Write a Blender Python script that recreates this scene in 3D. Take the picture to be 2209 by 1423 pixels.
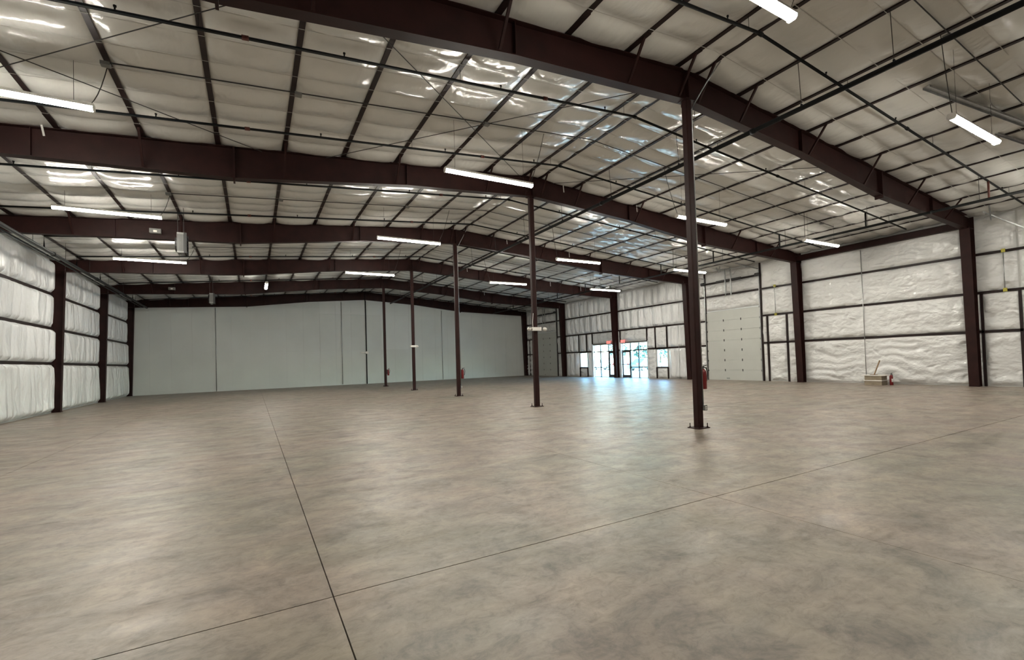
import bpy, math, random
from mathutils import Vector, Matrix
random.seed(7)
for o in list(bpy.data.objects): bpy.data.objects.remove(o)
scene = bpy.context.scene
C = scene.collection

# ---------------------------------------------------------------- camera
YAW, PITCH, ROLL = math.radians(32.563), math.radians(1.382), math.radians(-1.887)
CAM = Vector((-8.273, -7.250, 1.615)); FPX = 1060.4; PPX, PPY = 1221.8, 747.4
fwd = Vector((math.sin(YAW)*math.cos(PITCH), math.cos(YAW)*math.cos(PITCH), math.sin(PITCH)))
rgt = Vector((math.cos(YAW), -math.sin(YAW), 0)); upv = rgt.cross(fwd)
r2 = rgt*math.cos(ROLL) + upv*math.sin(ROLL); u2 = -rgt*math.sin(ROLL) + upv*math.cos(ROLL)
cd = bpy.data.cameras.new('camera'); cam = bpy.data.objects.new('camera', cd); C.objects.link(cam)
cam.matrix_world = Matrix(((r2.x, u2.x, -fwd.x, CAM.x), (r2.y, u2.y, -fwd.y, CAM.y), (r2.z, u2.z, -fwd.z, CAM.z), (0, 0, 0, 1)))
cd.sensor_width = 36; cd.lens = 36*FPX/2209
cd.shift_x = (1104.5-PPX)/2209; cd.shift_y = (PPY-711.5)/2209
cd.clip_start = .05; cd.clip_end = 500
scene.camera = cam

# ---------------------------------------------------------------- world, sun, exposure
LAMP = 44.0          # radiance of the strip-light lenses
LAMP_COL = (1.0, .955, .85)
w = bpy.data.worlds.new('sky'); scene.world = w; w.use_nodes = True
wn = w.node_tree; bg = wn.nodes['Background']
sk = wn.nodes.new('ShaderNodeTexSky'); sk.sky_type = 'NISHITA'; sk.sun_disc = False
sk.sun_elevation = math.radians(42); sk.sun_rotation = math.radians(170); sk.altitude = 100; sk.air_density = 1.0; sk.dust_density = .3
wn.links.new(sk.outputs[0], bg.inputs[0]); bg.inputs[1].default_value = 1.0
sd = bpy.data.lights.new('sun', 'SUN'); sd.energy = 30; sd.angle = .01; sd.color = (1, .95, .88)
sun = bpy.data.objects.new('sun', sd); C.objects.link(sun)
sun.rotation_euler = Vector((.16, .72, -.66)).to_track_quat('-Z', 'Y').to_euler()
vs = scene.view_settings
vs.view_transform = 'Standard'; vs.look = 'None'; vs.gamma = 1; vs.use_curve_mapping = False
vs.exposure = 1.95

# ---------------------------------------------------------------- materials
def mat(name, col, rough=.5, metal=0, spec=.5, noise=None, bump=None, emit=None, coat=0):
    """noise=(scale,amount,stretch xyz) colour variation in world space; bump=(scale,strength,dist,stretch,detail)"""
    m = bpy.data.materials.new(name); m.use_nodes = True
    nt = m.node_tree; b = nt.nodes['Principled BSDF']
    b.inputs['Base Color'].default_value = (*col, 1); b.inputs['Roughness'].default_value = rough
    b.inputs['Metallic'].default_value = metal; b.inputs['Specular IOR Level'].default_value = spec
    if coat: b.inputs['Coat Weight'].default_value = coat; b.inputs['Coat Roughness'].default_value = .15
    if noise or bump:
        geo = nt.nodes.new('ShaderNodeNewGeometry')
        def coords(st):
            mp = nt.nodes.new('ShaderNodeMapping'); mp.inputs['Scale'].default_value = st
            nt.links.new(geo.outputs['Position'], mp.inputs['Vector']); return mp.outputs[0]
    if noise:
        n = nt.nodes.new('ShaderNodeTexNoise'); n.inputs['Scale'].default_value = noise[0]; n.inputs['Detail'].default_value = 5
        nt.links.new(coords(noise[2] if len(noise) > 2 else (1, 1, 1)), n.inputs['Vector'])
        r = nt.nodes.new('ShaderNodeValToRGB'); a = noise[1]
        r.color_ramp.elements[0].position = .3; r.color_ramp.elements[1].position = .7
        r.color_ramp.elements[0].color = (*[c*(1-a) for c in col], 1); r.color_ramp.elements[1].color = (*[min(1, c*(1+a)) for c in col], 1)
        nt.links.new(n.outputs[0], r.inputs[0]); nt.links.new(r.outputs[0], b.inputs['Base Color'])
    if bump:
        n = nt.nodes.new('ShaderNodeTexNoise'); n.inputs['Scale'].default_value = bump[0]
        n.inputs['Detail'].default_value = bump[4] if len(bump) > 4 else 3; n.inputs['Distortion'].default_value = .6
        nt.links.new(coords(bump[3]), n.inputs['Vector'])
        bp = nt.nodes.new('ShaderNodeBump'); bp.inputs['Strength'].default_value = bump[1]; bp.inputs['Distance'].default_value = bump[2]
        nt.links.new(n.outputs[0], bp.inputs['Height']); nt.links.new(bp.outputs[0], b.inputs['Normal'])
    if emit:
        b.inputs['Emission Color'].default_value = (*emit[0], 1); b.inputs['Emission Strength'].default_value = emit[1]
    return m

STEEL = mat('red_oxide_steel', (.021, .0062, .0052), .55, spec=.2, noise=(2.5, .25))
GIRT = mat('red_oxide_channel', (.014, .0055, .005), .5, spec=.3, noise=(4, .3))
PIPE = mat('black_pipe', (.008, .0085, .0085), .6, spec=.2)
COUP = mat('orange_red_coupling', (.10, .02, .012), .5)
GALV = mat('galvanised_steel', (.42, .43, .43), .35, metal=.8, noise=(9, .15))
CABLE = mat('dark_cable', (.03, .028, .026), .6)
VINYL = mat('white_vinyl_ceiling_facing', (.65, .65, .615), .17, spec=1.0)
VINYLW = mat('white_vinyl_wall_facing', (.69, .69, .68), .24, spec=.5)
VINYLL = mat('white_vinyl_facing_quilted', (.76, .765, .765), .28, spec=.5)
def wrinkle(m, scale, st, amt, dist, fine=.3):
    nt = m.node_tree; b = nt.nodes['Principled BSDF']; L = nt.links.new; N = nt.nodes.new
    geo = N('ShaderNodeNewGeometry'); mp = N('ShaderNodeMapping'); mp.inputs['Scale'].default_value = st; L(geo.outputs['Position'], mp.inputs[0])
    r = N('ShaderNodeTexNoise'); r.noise_type = 'RIDGED_MULTIFRACTAL'; r.normalize = True
    r.inputs['Scale'].default_value = scale; r.inputs['Detail'].default_value = 2.5; r.inputs['Roughness'].default_value = .5; r.inputs['Distortion'].default_value = .5
    L(mp.outputs[0], r.inputs['Vector'])
    n = N('ShaderNodeTexNoise'); n.inputs['Scale'].default_value = scale*.8; n.inputs['Detail'].default_value = 3; L(mp.outputs[0], n.inputs['Vector'])
    ma = N('ShaderNodeMath'); ma.operation = 'MULTIPLY_ADD'; ma.inputs[1].default_value = -.6; L(r.outputs[0], ma.inputs[0]); L(n.outputs[0], ma.inputs[2])
    bp = N('ShaderNodeBump'); bp.inputs['Strength'].default_value = amt; bp.inputs['Distance'].default_value = dist
    L(ma.outputs[0], bp.inputs['Height']); L(bp.outputs[0], b.inputs['Normal'])
STRAP = mat('white_strap', (.48, .47, .44), .6)
wrinkle(VINYL, 2.6, (1.8, .8, 1), .45, .045)
wrinkle(VINYLW, 2.6, (1, .8, 1.3), 1.0, .13)
wrinkle(VINYLL, 2.4, (1, 1.7, .5), 1.0, .16)
SHEET = [mat('painted_sheet_%s' % n, c, .55, noise=(.6, .035)) for n, c in
         (('grey', (.59, .61, .585)), ('pale', (.63, .65, .63)), ('dull', (.57, .59, .565)))]
DECK = mat('outer_cladding', (.5, .5, .48), .6)
DOORP = mat('pale_door_skin', (.50, .51, .475), .45, noise=(1.2, .03))
HINGE = mat('dark_hinge', (.05, .05, .05), .5)
ALU = mat('pale_aluminium_trim', (.70, .74, .75), .4)
BRONZE = mat('dark_window_frame', (.035, .032, .033), .45)
RED = mat('extinguisher_red', (.15, .007, .008), .35)
BLACK = mat('black_rubber', (.012, .012, .012), .5)
WHITEP = mat('white_plastic', (.75, .73, .68), .4)
LABELW = mat('white_label', (.75, .72, .68), .5)
GREYP = mat('grey_metal_cabinet', (.17, .17, .16), .45)
WOOD = mat('raw_timber', (.24, .155, .085), .7, noise=(10, .3, (1, 1, .2)))
CARTON = mat('grey_brown_carton', (.25, .205, .145), .8, noise=(6, .15))
LENS = mat('lit_lens', (.9, .9, .85), .4, emit=(LAMP_COL, LAMP))
EXITR = mat('lit_red_letters', (.6, .02, .02), .4, emit=((1, .12, .10), 1.0))
EXITW = mat('exit_sign_face', (.75, .5, .48), .5)
ASPH = mat('pale_pavement', (.36, .36, .35), .85, noise=(.4, .15))
LEAF = mat('blue_green_leaves', (.035, .10, .085), .7, noise=(1.5, .4))
BARK = mat('tree_bark', (.08, .06, .04), .9)
CARB = mat('dark_blue_car_paint', (.02, .085, .13), .25, coat=.6)
CARW = mat('white_car_paint', (.65, .66, .66), .25, coat=.6)
CGLS = mat('dark_car_glass', (.02, .03, .035), .1)
YELL = mat('yellow_box', (.45, .40, .05), .5)

def glass():
    m = bpy.data.materials.new('window_glass'); m.use_nodes = True; nt = m.node_tree; nt.nodes.clear()
    o = nt.nodes.new('ShaderNodeOutputMaterial'); mx = nt.nodes.new('ShaderNodeMixShader')
    t = nt.nodes.new('ShaderNodeBsdfTransparent'); t.inputs[0].default_value = (.78, .96, 1, 1)
    g = nt.nodes.new('ShaderNodeBsdfGlossy'); g.inputs['Roughness'].default_value = .02
    mx.inputs[0].default_value = .06
    nt.links.new(t.outputs[0], mx.inputs[1]); nt.links.new(g.outputs[0], mx.inputs[2])
    nt.links.new(mx.outputs[0], o.inputs[0]); return m
GLASS = glass()

def concrete():
    m = bpy.data.materials.new('polished_concrete'); m.use_nodes = True; nt = m.node_tree; b = nt.nodes['Principled BSDF']
    L = nt.links.new; N = nt.nodes.new
    geo = N('ShaderNodeNewGeometry')
    def noise(scale, detail, rough=.55, dist=0., st=(1, 1, 1)):
        mp = N('ShaderNodeMapping'); mp.inputs['Scale'].default_value = st; L(geo.outputs['Position'], mp.inputs[0])
        n = N('ShaderNodeTexNoise'); n.inputs['Scale'].default_value = scale; n.inputs['Detail'].default_value = detail
        n.inputs['Roughness'].default_value = rough; n.inputs['Distortion'].default_value = dist; L(mp.outputs[0], n.inputs['Vector']); return n
    def ramp(src, stops):
        r = N('ShaderNodeValToRGB'); e = r.color_ramp.elements
        e[0].position, e[0].color = stops[0][0], (*stops[0][1], 1); e[1].position, e[1].color = stops[-1][0], (*stops[-1][1], 1)
        for p, c in stops[1:-1]: x = e.new(p); x.color = (*c, 1)
        L(src, r.inputs[0]); return r
    def mul(a, bb, f):
        x = N('ShaderNodeMix'); x.data_type = 'RGBA'; x.blend_type = 'MULTIPLY'; x.inputs[0].default_value = f
        L(a, x.inputs[6]); L(bb, x.inputs[7]); return x.outputs[2]
    big = ramp(noise(.38, 5, .55, .3).outputs[0], [(.3, (.215, .195, .152)), (.46, (.265, .224, .180)), (.58, (.277, .222, .184)), (.75, (.335, .285, .232))])
    mid = ramp(noise(1.9, 10, .72, .6).outputs[0], [(.32, (.46, .46, .445)), (.48, (.86, .86, .86)), (.66, (1.16, 1.14, 1.10))])
    fine = ramp(noise(8, 8, .75, 1.0, (1, 1.3, 1)).outputs[0], [(.34, (.55, .55, .55)), (.5, (.97, .97, .97)), (.66, (1.16, 1.16, 1.14))])
    blotch = ramp(noise(2.6, 6, .65, 1.4).outputs[0], [(.62, (1, 1, 1)), (.70, (.72, .715, .70)), (.8, (.62, .61, .59))])
    scuff = ramp(noise(1.1, 8, .7, .6, (.35, 2.2, 1)).outputs[0], [(.36, (.72, .71, .69)), (.5, (1, 1, 1)), (.72, (1.12, 1.11, 1.09))])
    c = mul(mul(mul(mul(big.outputs[0], mid.outputs[0], 1.0), fine.outputs[0], .7), blotch.outputs[0], .8), scuff.outputs[0], .7)
    L(c, b.inputs['Base Color'])
    rr = N('ShaderNodeMapRange'); rr.inputs['To Min'].default_value = .34; rr.inputs['To Max'].default_value = .55
    rr.inputs['From Min'].default_value = .3; rr.inputs['From Max'].default_value = .7
    L(noise(1.5, 6, .65, .5, (1, 1.6, 1)).outputs[0], rr.inputs[0]); L(rr.outputs[0], b.inputs['Roughness'])
    b.inputs['Specular IOR Level'].default_value = .6
    bp = N('ShaderNodeBump'); bp.inputs['Strength'].default_value = .3; bp.inputs['Distance'].default_value = .012
    L(noise(2.0, 2, .45, .0).outputs[0], bp.inputs['Height']); L(bp.outputs[0], b.inputs['Normal'])
    return m
CONC = concrete()

# ---------------------------------------------------------------- mesh helpers
ORG = {}
def V(*a): return Vector(a)
class MB:
    def __init__(s): s.v = []; s.f = []
    def add(s, vs_, fs): n = len(s.v); s.v += [tuple(p) for p in vs_]; s.f += [tuple(i+n for i in q) for q in fs]; return s
    def box(s, x0, x1, y0, y1, z0, z1):
        return s.add([(x0, y0, z0), (x1, y0, z0), (x1, y1, z0), (x0, y1, z0), (x0, y0, z1), (x1, y0, z1), (x1, y1, z1), (x0, y1, z1)],
                     [(0, 3, 2, 1), (4, 5, 6, 7), (0, 1, 5, 4), (1, 2, 6, 5), (2, 3, 7, 6), (3, 0, 4, 7)])
    def cbox(s, c, sx, sy, sz): return s.box(c[0]-sx/2, c[0]+sx/2, c[1]-sy/2, c[1]+sy/2, c[2]-sz/2, c[2]+sz/2)
    def beam(s, p0, p1, w_, h, up=(0, 0, 1)):
        p0, p1 = Vector(p0), Vector(p1); d = (p1-p0).normalized(); u = Vector(up)
        if abs(d.dot(u)) > .98: u = Vector((1, 0, 0))
        a = d.cross(u).normalized(); u = a.cross(d)
        vs_ = []
        for p in (p0, p1):
            for i, j in ((-1, -1), (1, -1), (1, 1), (-1, 1)): vs_.append(p + a*i*w_/2 + u*j*h/2)
        return s.add(vs_, [(0, 1, 2, 3), (7, 6, 5, 4), (0, 4, 5, 1), (1, 5, 6, 2), (2, 6, 7, 3), (3, 7, 4, 0)])
    def tube(s, pts, r, n=8, cap=True):
        pts = [Vector(p) for p in pts]; rings = []
        for i, p in enumerate(pts):
            d = (pts[min(i+1, len(pts)-1)]-pts[max(i-1, 0)]).normalized()
            u = Vector((0, 0, 1)) if abs(d.z) < .9 else Vector((1, 0, 0))
            a = d.cross(u).normalized(); u = a.cross(d)
            rr = r[i] if isinstance(r, (list, tuple)) else r
            rings.append([p + a*math.cos(2*math.pi*k/n)*rr + u*math.sin(2*math.pi*k/n)*rr for k in range(n)])
        vs_ = [q for g in rings for q in g]; fs = []
        for i in range(len(pts)-1):
            for k in range(n): fs.append((i*n+k, i*n+(k+1) % n, (i+1)*n+(k+1) % n, (i+1)*n+k))
        if cap: fs.append(tuple(range(n-1, -1, -1))); fs.append(tuple((len(pts)-1)*n+k for k in range(n)))
        return s.add(vs_, fs)
    def prism(s, poly, axis, a0, a1):
        """poly of 2-D points extruded along an axis 'x','y' or 'z' from a0 to a1"""
        def p3(p, a): return {'x': (a, p[0], p[1]), 'y': (p[0], a, p[1]), 'z': (p[0], p[1], a)}[axis]
        n = len(poly)
        return s.add([p3(p, a0) for p in poly]+[p3(p, a1) for p in poly],
                     [tuple(range(n)), tuple(range(2*n-1, n-1, -1))]+[(i, i+n, (i+1) % n+n, (i+1) % n) for i in range(n)])
    def grid(s, fn, nu, nv):
        vs_ = [fn(i/nu, j/nv) for i in range(nu+1) for j in range(nv+1)]
        return s.add(vs_, [(i*(nv+1)+j, (i+1)*(nv+1)+j, (i+1)*(nv+1)+j+1, i*(nv+1)+j+1) for i in range(nu) for j in range(nv)])
    def mesh(s, name, m, off=(0, 0, 0), smooth=False):
        me = bpy.data.meshes.new(name)
        me.from_pydata([(p[0]-off[0], p[1]-off[1], p[2]-off[2]) for p in s.v], [], s.f); me.materials.append(m)
        if smooth: me.shade_smooth()
        me.update(); return me
    def build(s, name, m, parent=None, smooth=False, label=None):
        off = ORG[parent.name] if parent else (0, 0, 0)
        o = bpy.data.objects.new(name, s.mesh(name, m, off, smooth)); C.objects.link(o)
        ORG[o.name] = off
        if parent: o.parent = parent
        if label: o['label'] = label
        return o
def empty(name, loc):
    o = bpy.data.objects.new(name, None); C.objects.link(o); o.location = loc; o.empty_display_size = .2
    ORG[o.name] = tuple(loc); return o
def inst(name, me, parent, loc, rz=0, ry=0):
    o = bpy.data.objects.new(name, me); C.objects.link(o)
    off = ORG[parent.name] if parent else (0, 0, 0)
    o.location = (loc[0]-off[0], loc[1]-off[1], loc[2]-off[2]); o.rotation_euler = (0, ry, rz)
    ORG[o.name] = tuple(loc)
    if parent: o.parent = parent
    return o
def tag(o, label, cat, group=None):
    o['label'] = label; o['category'] = cat
    if group: o['group'] = group
    return o
def struct(o, label, cat):
    o['kind'] = 'structure'; o['label'] = label; o['category'] = cat; return o

# ---------------------------------------------------------------- building dimensions (metres)
XL, XR = -15.65, 15.80
FY = [-14.85, -7.22, .40, 7.62, 15.24, 22.86, 30.48, 37.88]       # frame lines
YB, YF = -15.0, 38.08
ZP = 7.98                                                           # purlin underside at the ridge
def zroof(x): return ZP - abs(x)/12
PX = [.3+1.437*k for k in range(11)]
PXS = sorted([-x for x in PX]+PX)
GZ = [2.13, 3.65, 5.15]
EAVE = 6.62

# ---------------------------------------------------------------- floor: slabs with sawn joints
fl = struct(MB().box(XL-.2, XR+.2, YB, YF+.2, -.25, -.05).build('floor', mat('dark_joint', (.035, .03, .025), .9)),
            'mottled brown-grey polished concrete floor with sawn joints', 'floor')
xj = [XL-.2, -11.76, -7.82, -3.89, .04, 3.97, 7.90, 11.83, XR+.2]
yj = [YB] + [-3.40+3.79*k for k in range(-3, 11)] + [YF+.2]
def gx(x): return .0042 if abs(x+7.82) < .01 else .0032
def gy(y): return .0055 if abs(y+3.40) < .01 else .0026
for i in range(len(xj)-1):
    for j in range(len(yj)-1):
        MB().box(xj[i]+gx(xj[i]), xj[i+1]-gx(xj[i+1]), yj[j]+gy(yj[j]), yj[j+1]-gy(yj[j+1]), -.05, 0).build('floor_slab', CONC, fl)

# ---------------------------------------------------------------- ceiling
ce = MB()
ce.add([(XL-.5, YB-.1, zroof(XL)+.20), (0, YB-.1, ZP+.22), (0, YF+.4, ZP+.22), (XL-.5, YF+.4, zroof(XL)+.20)], [(0, 1, 2, 3)])
ce.add([(XR+.5, YB-.1, zroof(XR)+.20), (0, YB-.1, ZP+.22), (0, YF+.4, ZP+.22), (XR+.5, YF+.4, zroof(XR)+.20)], [(3, 2, 1, 0)])
ceil = struct(ce.build('ceiling', DECK), 'white quilted insulation ceiling between dark purlins, low gable', 'ceiling')
edges = [XL] + PXS + [XR]
NB = 9
def blanket(x0, x1, y0, y1):
    ph = random.uniform(0, 10); k1, k2 = random.uniform(.8, 1.2), random.uniform(-1, 1)
    h = [random.uniform(.7, 1.25) for _ in range(NB)]
    def fn(u, v):
        x = x0+(x1-x0)*u; y = y0+(y1-y0)*v
        t = v*NB; c = min(int(t), NB-1); q = t-c
        s = math.sin(math.pi*q)**.75*h[c]
        e = 1-(2*u-1)**4
        endb = 1.25 if c in (0, NB-1) else 1.0
        z = zroof(x)+.035 - e*(.033 + .078*s*endb)
        z += .006*math.sin(9*u+ph+7*v*NB)*e + .008*math.sin(2.3*t*k1+5*u*k2+ph)*e
        return (x, y, z)
    return MB().grid(fn, 8, NB*7)
for b in range(len(FY)-1):
    for i in range(len(edges)-1):
        x0, x1 = edges[i], edges[i+1]
        blanket(x0+(.02 if i else 0), x1-(.02 if i < len(edges)-2 else 0), FY[b]+.0, FY[b+1]-.0).build('insulation_blanket', VINYL, ceil, True)
for x in PXS:
    z = zroof(x); s = 1 if x > 0 else -1
    p = MB().box(x-.045, x+.045, YB, YF, z, z+.012).box(x+s*.032-.004, x+s*.032+.004, YB, YF, z+.012, z+.18)
    p.box(x-.045, x-.039, YB, YF, z+.01, z+.03)
    for y in FY[1:-1]: p.box(x-.055, x+.055, y-.75, y+.75, z-.008, z+.02)      # lapped length over each rafter
    p.build('purlin', GIRT, ceil)
for b in range(len(FY)-1):
    for k in range(1, NB):
        y = FY[b]+(FY[b+1]-FY[b])*k/NB
        MB().beam((XL, y, zroof(XL)-.003), (0, y, ZP-.003), .014, .003).beam((0, y, ZP-.003), (XR, y, zroof(XR)-.003), .014, .003).build('support_band', STRAP, ceil)
for x, y, l in ((1.2, 7.45, .30), (4.6, 7.42, .28), (7.6, 7.45, .2), (2.6, 15.05, .28), (6.3, 15.0, .34), (9.6, 22.6, .4), (12.2, 22.6, .4), (-12.0, 7.4, .25), (3.4, 22.6, .3), (7.8, 30.2, .3)):
    MB().beam((x, y, zroof(x)+.02), (x+.04, y+.02, zroof(x)-l), .035, .004, (0, 1, 0)).build('loose_strap_tail', STRAP, ceil)

# ---------------------------------------------------------------- wall insulation panels
def pillow(side, y0, y1, z0, z1, style):
    """side -1 left, +1 right; vertical quilting (style 'v') or crinkled sideways folds ('h')"""
    X = XL if side < 0 else XR
    ph, k = random.uniform(0, 20), random.uniform(.85, 1.2)
    w_, h_ = y1-y0, z1-z0
    nu, nv = max(8, int(w_/.06)), max(8, int(h_/.06))
    folds = []
    if style == 'v':
        yy = y0
        while yy < y1: st = random.uniform(.55, .95); folds.append((yy, yy+st, random.uniform(.55, 1.1))); yy += st
    blobs = [(random.uniform(0, w_), random.uniform(0, h_), random.uniform(.15, .6), random.uniform(.08, .22), random.uniform(-.05, .06)) for _ in range(int(5+w_*h_*2.2))]
    def fn(u, v):
        y = y0+w_*u; z = z0+h_*v
        du, dv = min(u, 1-u)*w_, min(v, 1-v)*h_
        e = min(1, (du/.16)**.6)*min(1, (dv/.16)**.6) if du > 0 and dv > 0 else 0
        if style == 'v' and du > 0: e *= min(1, (du/.5)**.5)
        b = .055 if style != 'v' else .035
        if style == 'v':
            for a, c, am in folds:
                if a <= y+.06*math.sin(2.2*z+ph) <= c:
                    b += .20*am*math.sin(math.pi*(y+.06*math.sin(2.2*z+ph)-a)/(c-a))**.6; break
            b += .012*math.sin(3*z+ph+1.7*y)
        else:
            low = max(0, 1.4-z0)
            zz = z+.10*math.sin(1.7*y+ph)+.05*math.sin(4.1*y+ph*2)
            zz += .12*math.sin(.9*y*k+3*z+ph)
            b += (.075 if z0 < 1 else .03)*abs(math.sin(zz*(7 if z0 < 1 else 3.4)*k+ph))*(.6+.4*math.sin(2.1*y+ph*3)) + .03*math.sin(1.3*y*k+ph)
            if z0 > 1: b += .05*abs(math.sin(y*2.6*k+.5*math.sin(2*z)+ph))**.6 + .02*math.sin(y*11+ph+2*math.sin(3*y))*math.exp(-dv/.25)
            for cy, cz, ry, rz, am in blobs:
                d = ((y-y0-cy)/ry)**2+((z-z0-cz)/rz)**2
                if d < 4: b += am*math.exp(-d)
        return (X-side*(.0+e*b), y, z)
    return MB().grid(fn, nu, nv)
def wallpanel(parent, side, y0, y1, z0, z1, style):
    g = .03
    pillow(side, y0+g, y1-g, z0+g, z1-g, style).build('insulation_panel', (VINYLL if style == 'v' else VINYLW), parent, True)
def girt(parent, side, y0, y1, z, h=.085, d=.06):
    X = XL if side < 0 else XR
    n = max(1, int((y1-y0)/.6))
    m = MB(); m.box(min(X, X-side*d), max(X, X-side*d), y0, y1, z-h/2, z+h/2)
    m.box(min(X-side*d, X-side*(d-.008)), max(X-side*d, X-side*(d-.008)), y0, y1, z-h/2-.012, z-h/2)
    m.build('girt', GIRT, parent)
def stud(parent, side, y, z0, z1, w_=.08, d=.06):
    X = XL if side < 0 else XR
    MB().box(min(X, X-side*d), max(X, X-side*d), y-w_/2, y+w_/2, z0, z1).build('stud', GIRT, parent)

# left wall
wl = struct(MB().box(XL-.22, XL-.01, YB-.1, YF+.3, -.05, EAVE+.25).build('wall_left', DECK), 'left wall of white quilted insulation between dark horizontal girts', 'wall')
rows = [0, 2.13, 3.65, 5.15, EAVE]
for b in range(len(FY)-1):
    for r in range(4): wallpanel(wl, -1, FY[b], FY[b+1], rows[r]+(.0 if r else .02), rows[r+1], 'v')
    for z in GZ: girt(wl, -1, FY[b], FY[b+1], z, .105, .06)

# right wall backing with openings
OPEN = [(10.06, 14.0, 0, 4.2), (32.0, 35.9, 0, 4.2), (19.55, 22.6, 0, 2.66), (23.18, 26.36, 0, 2.66), (17.52, 18.6, .8, 2.07), (27.15, 28.25, .8, 2.07)]
wr_ = MB(); ys = sorted(set([YB-.1, YF+.3]+[o[0] for o in OPEN]+[o[1] for o in OPEN]))
for a, b in zip(ys[:-1], ys[1:]):
    zs = [(-.05, EAVE+.25)]
    for o in OPEN:
        if a >= o[0]-1e-4 and b <= o[1]+1e-4:
            zs = [(o[3], EAVE+.25)] + ([(-.05, o[2])] if o[2] > 0 else [])
    for z0, z1 in zs: wr_.box(XR+.01, XR+.22, a, b, z0, z1)
wr = struct(wr_.build('wall_right', DECK), 'right wall of crinkled white insulation with doors and shopfront windows', 'wall')
def block(y0, y1, r0=0, r1=4, style='h'):
    for r in range(r0, r1): wallpanel(wr, 1, y0, y1, rows[r]+(.0 if r else .015), rows[r+1], style)
def rect(y0, y1, z0, z1, style='h'): wallpanel(wr, 1, y0, y1, z0, z1, style)
block(-14.85, -7.22); block(-7.22, -1.0); block(-1.0, .12, 0, 2); block(.18, .55, 0, 2); block(-1.0, .55, 2, 4)
block(.55, 7.62)
block(7.62, 8.46, 0, 2); block(8.5, 9.63, 0, 2); block(9.68, 9.97, 0, 2); block(7.62, 9.97, 2, 4)
rect(10.03, 13.97, 4.24, 5.12); rect(10.03, 13.97, 5.18, 5.93); rect(10.03, 13.97, 5.99, EAVE)
block(14.03, 15.24)
block(15.24, 22.86, 2, 4, 'v'); rect(15.24, 17.49, 2.13, 3.65, 'v'); rect(17.55, 18.65, 2.13, 3.65); rect(18.73, 19.52, 2.13, 3.65)
rect(19.58, 22.58, 2.76, 3.65); rect(22.66, 22.98, 2.13, 3.65); rect(22.66, 22.98, .015, 2.13)
rect(15.24, 17.46, .015, 2.13, 'v'); rect(17.55, 18.57, .015, .76); rect(18.68, 19.50, .015, 2.13)
block(22.98, 30.48, 2, 4, 'v'); rect(22.98, 26.31, 2.76, 3.65); rect(26.37, 27.16, 2.13, 3.65, 'v'); rect(27.22, 28.33, 2.13, 3.65, 'v'); rect(28.39, 30.48, 2.13, 3.65, 'v')
rect(26.45, 27.10, .015, 2.13, 'v'); rect(27.18, 28.22, .015, .76); rect(28.32, 30.48, .015, 2.13, 'v')
block(30.48, 31.9); rect(32.0, 35.9, 4.24, 5.12); rect(32.0, 35.9, 5.18, 5.93); rect(32.0, 35.9, 5.99, EAVE)
block(36.0, 37.38); block(37.42, YF)
for y0, y1, zz in ((-14.85, 9.97, GZ), (10.03, 13.97, (5.15, 5.96)), (14.03, 31.9, GZ[1:]), (14.03, 19.5, GZ[:1]), (26.4, 31.9, GZ[:1]), (22.62, 23.1, GZ[:1]), (32.0, 35.9, (5.15, 5.96)), (36.0, YF, GZ)):
    for z in zz: girt(wr, 1, y0, y1, z)
for y, z0, z1 in ((-1.0, 0, 3.6), (.15, 0, 3.6), (8.48, 0, 3.62), (9.65, 0, 3.62), (10.0, 0, EAVE), (14.0, 0, EAVE), (17.52, 2.1, 3.6), (18.68, 2.1, 3.6), (19.55, 2.66, 3.62),
                  (22.62, 0, 3.62), (26.34, 2.66, 3.6), (27.19, 2.1, 3.6), (28.36, 2.1, 3.6), (31.95, 0, EAVE), (35.95, 0, EAVE), (37.4, 0, 3.6),
                  (17.50, 0, .80), (18.62, 0, .80), (27.13, 0, .80), (28.27, 0, .80)):
    stud(wr, 1, y, z0, z1, .085)
for y0, y1, z in ((17.5, 18.62, .78), (27.13, 28.27, .78), (17.5, 18.62, 2.10), (27.13, 28.27, 2.10), (19.55, 22.6, 2.71), (23.1, 26.36, 2.71)):
    girt(wr, 1, y0, y1, z, .05)

# far wall: painted sheets
wf = MB().box(XL-.2, XR+.2, YF+.03, YF+.25, -.05, 6.6)
wf.prism([(XL-.2, 6.6), (XR+.2, 6.6), (XR+.2, zroof(XR)+.15), (0, ZP+.2), (XL-.2, zroof(XL)+.15)], 'y', YF+.03, YF+.25)
wf = struct(wf.build('wall_far', DECK), 'plain pale grey end wall of large painted sheets', 'wall')
x = XL; pw = (XR-XL)/26
for i in range(26):
    a = XL+pw*i; b_ = a+pw; zt = zroof(max(abs(a), abs(b_)))-.02
    zs = (0, 2.93, 5.98, zt) if -4.7 < a < 12 else (0, 2.93, zt-.02)
    if 3.0 < a: zs = (0, 2.93, 5.98, zt) if a < 14 else (0, 2.93, zt)
    for k in range(len(zs)-1):
        tone = 0
        if -1.0 < a < 2.6 and k == 1 and a > .2: tone = 1
        elif a < -4.7: tone = 0
        elif k == 2: tone = 1 if a < 3 else 0
        else: tone = random.choice((0, 0, 0, 2)) if k == 1 and -4.7 < a < -.2 else 0
        dy = random.uniform(0, .004)
        MB().box(a+.002, b_-.002, YF-.012-dy, YF+.03, zs[k]+.002, zs[k+1]-.002).build('wall_panel', SHEET[tone], wf)

# back wall behind the viewer
wb = MB().prism([(XL-.2, -.05), (XR+.2, -.05), (XR+.2, zroof(XR)+.15), (0, ZP+.2), (XL-.2, zroof(XL)+.15)], 'y', YB-.25, YB)
struct(wb.build('wall_back', VINYLW), 'white insulated end wall behind the viewer', 'wall')

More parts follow.
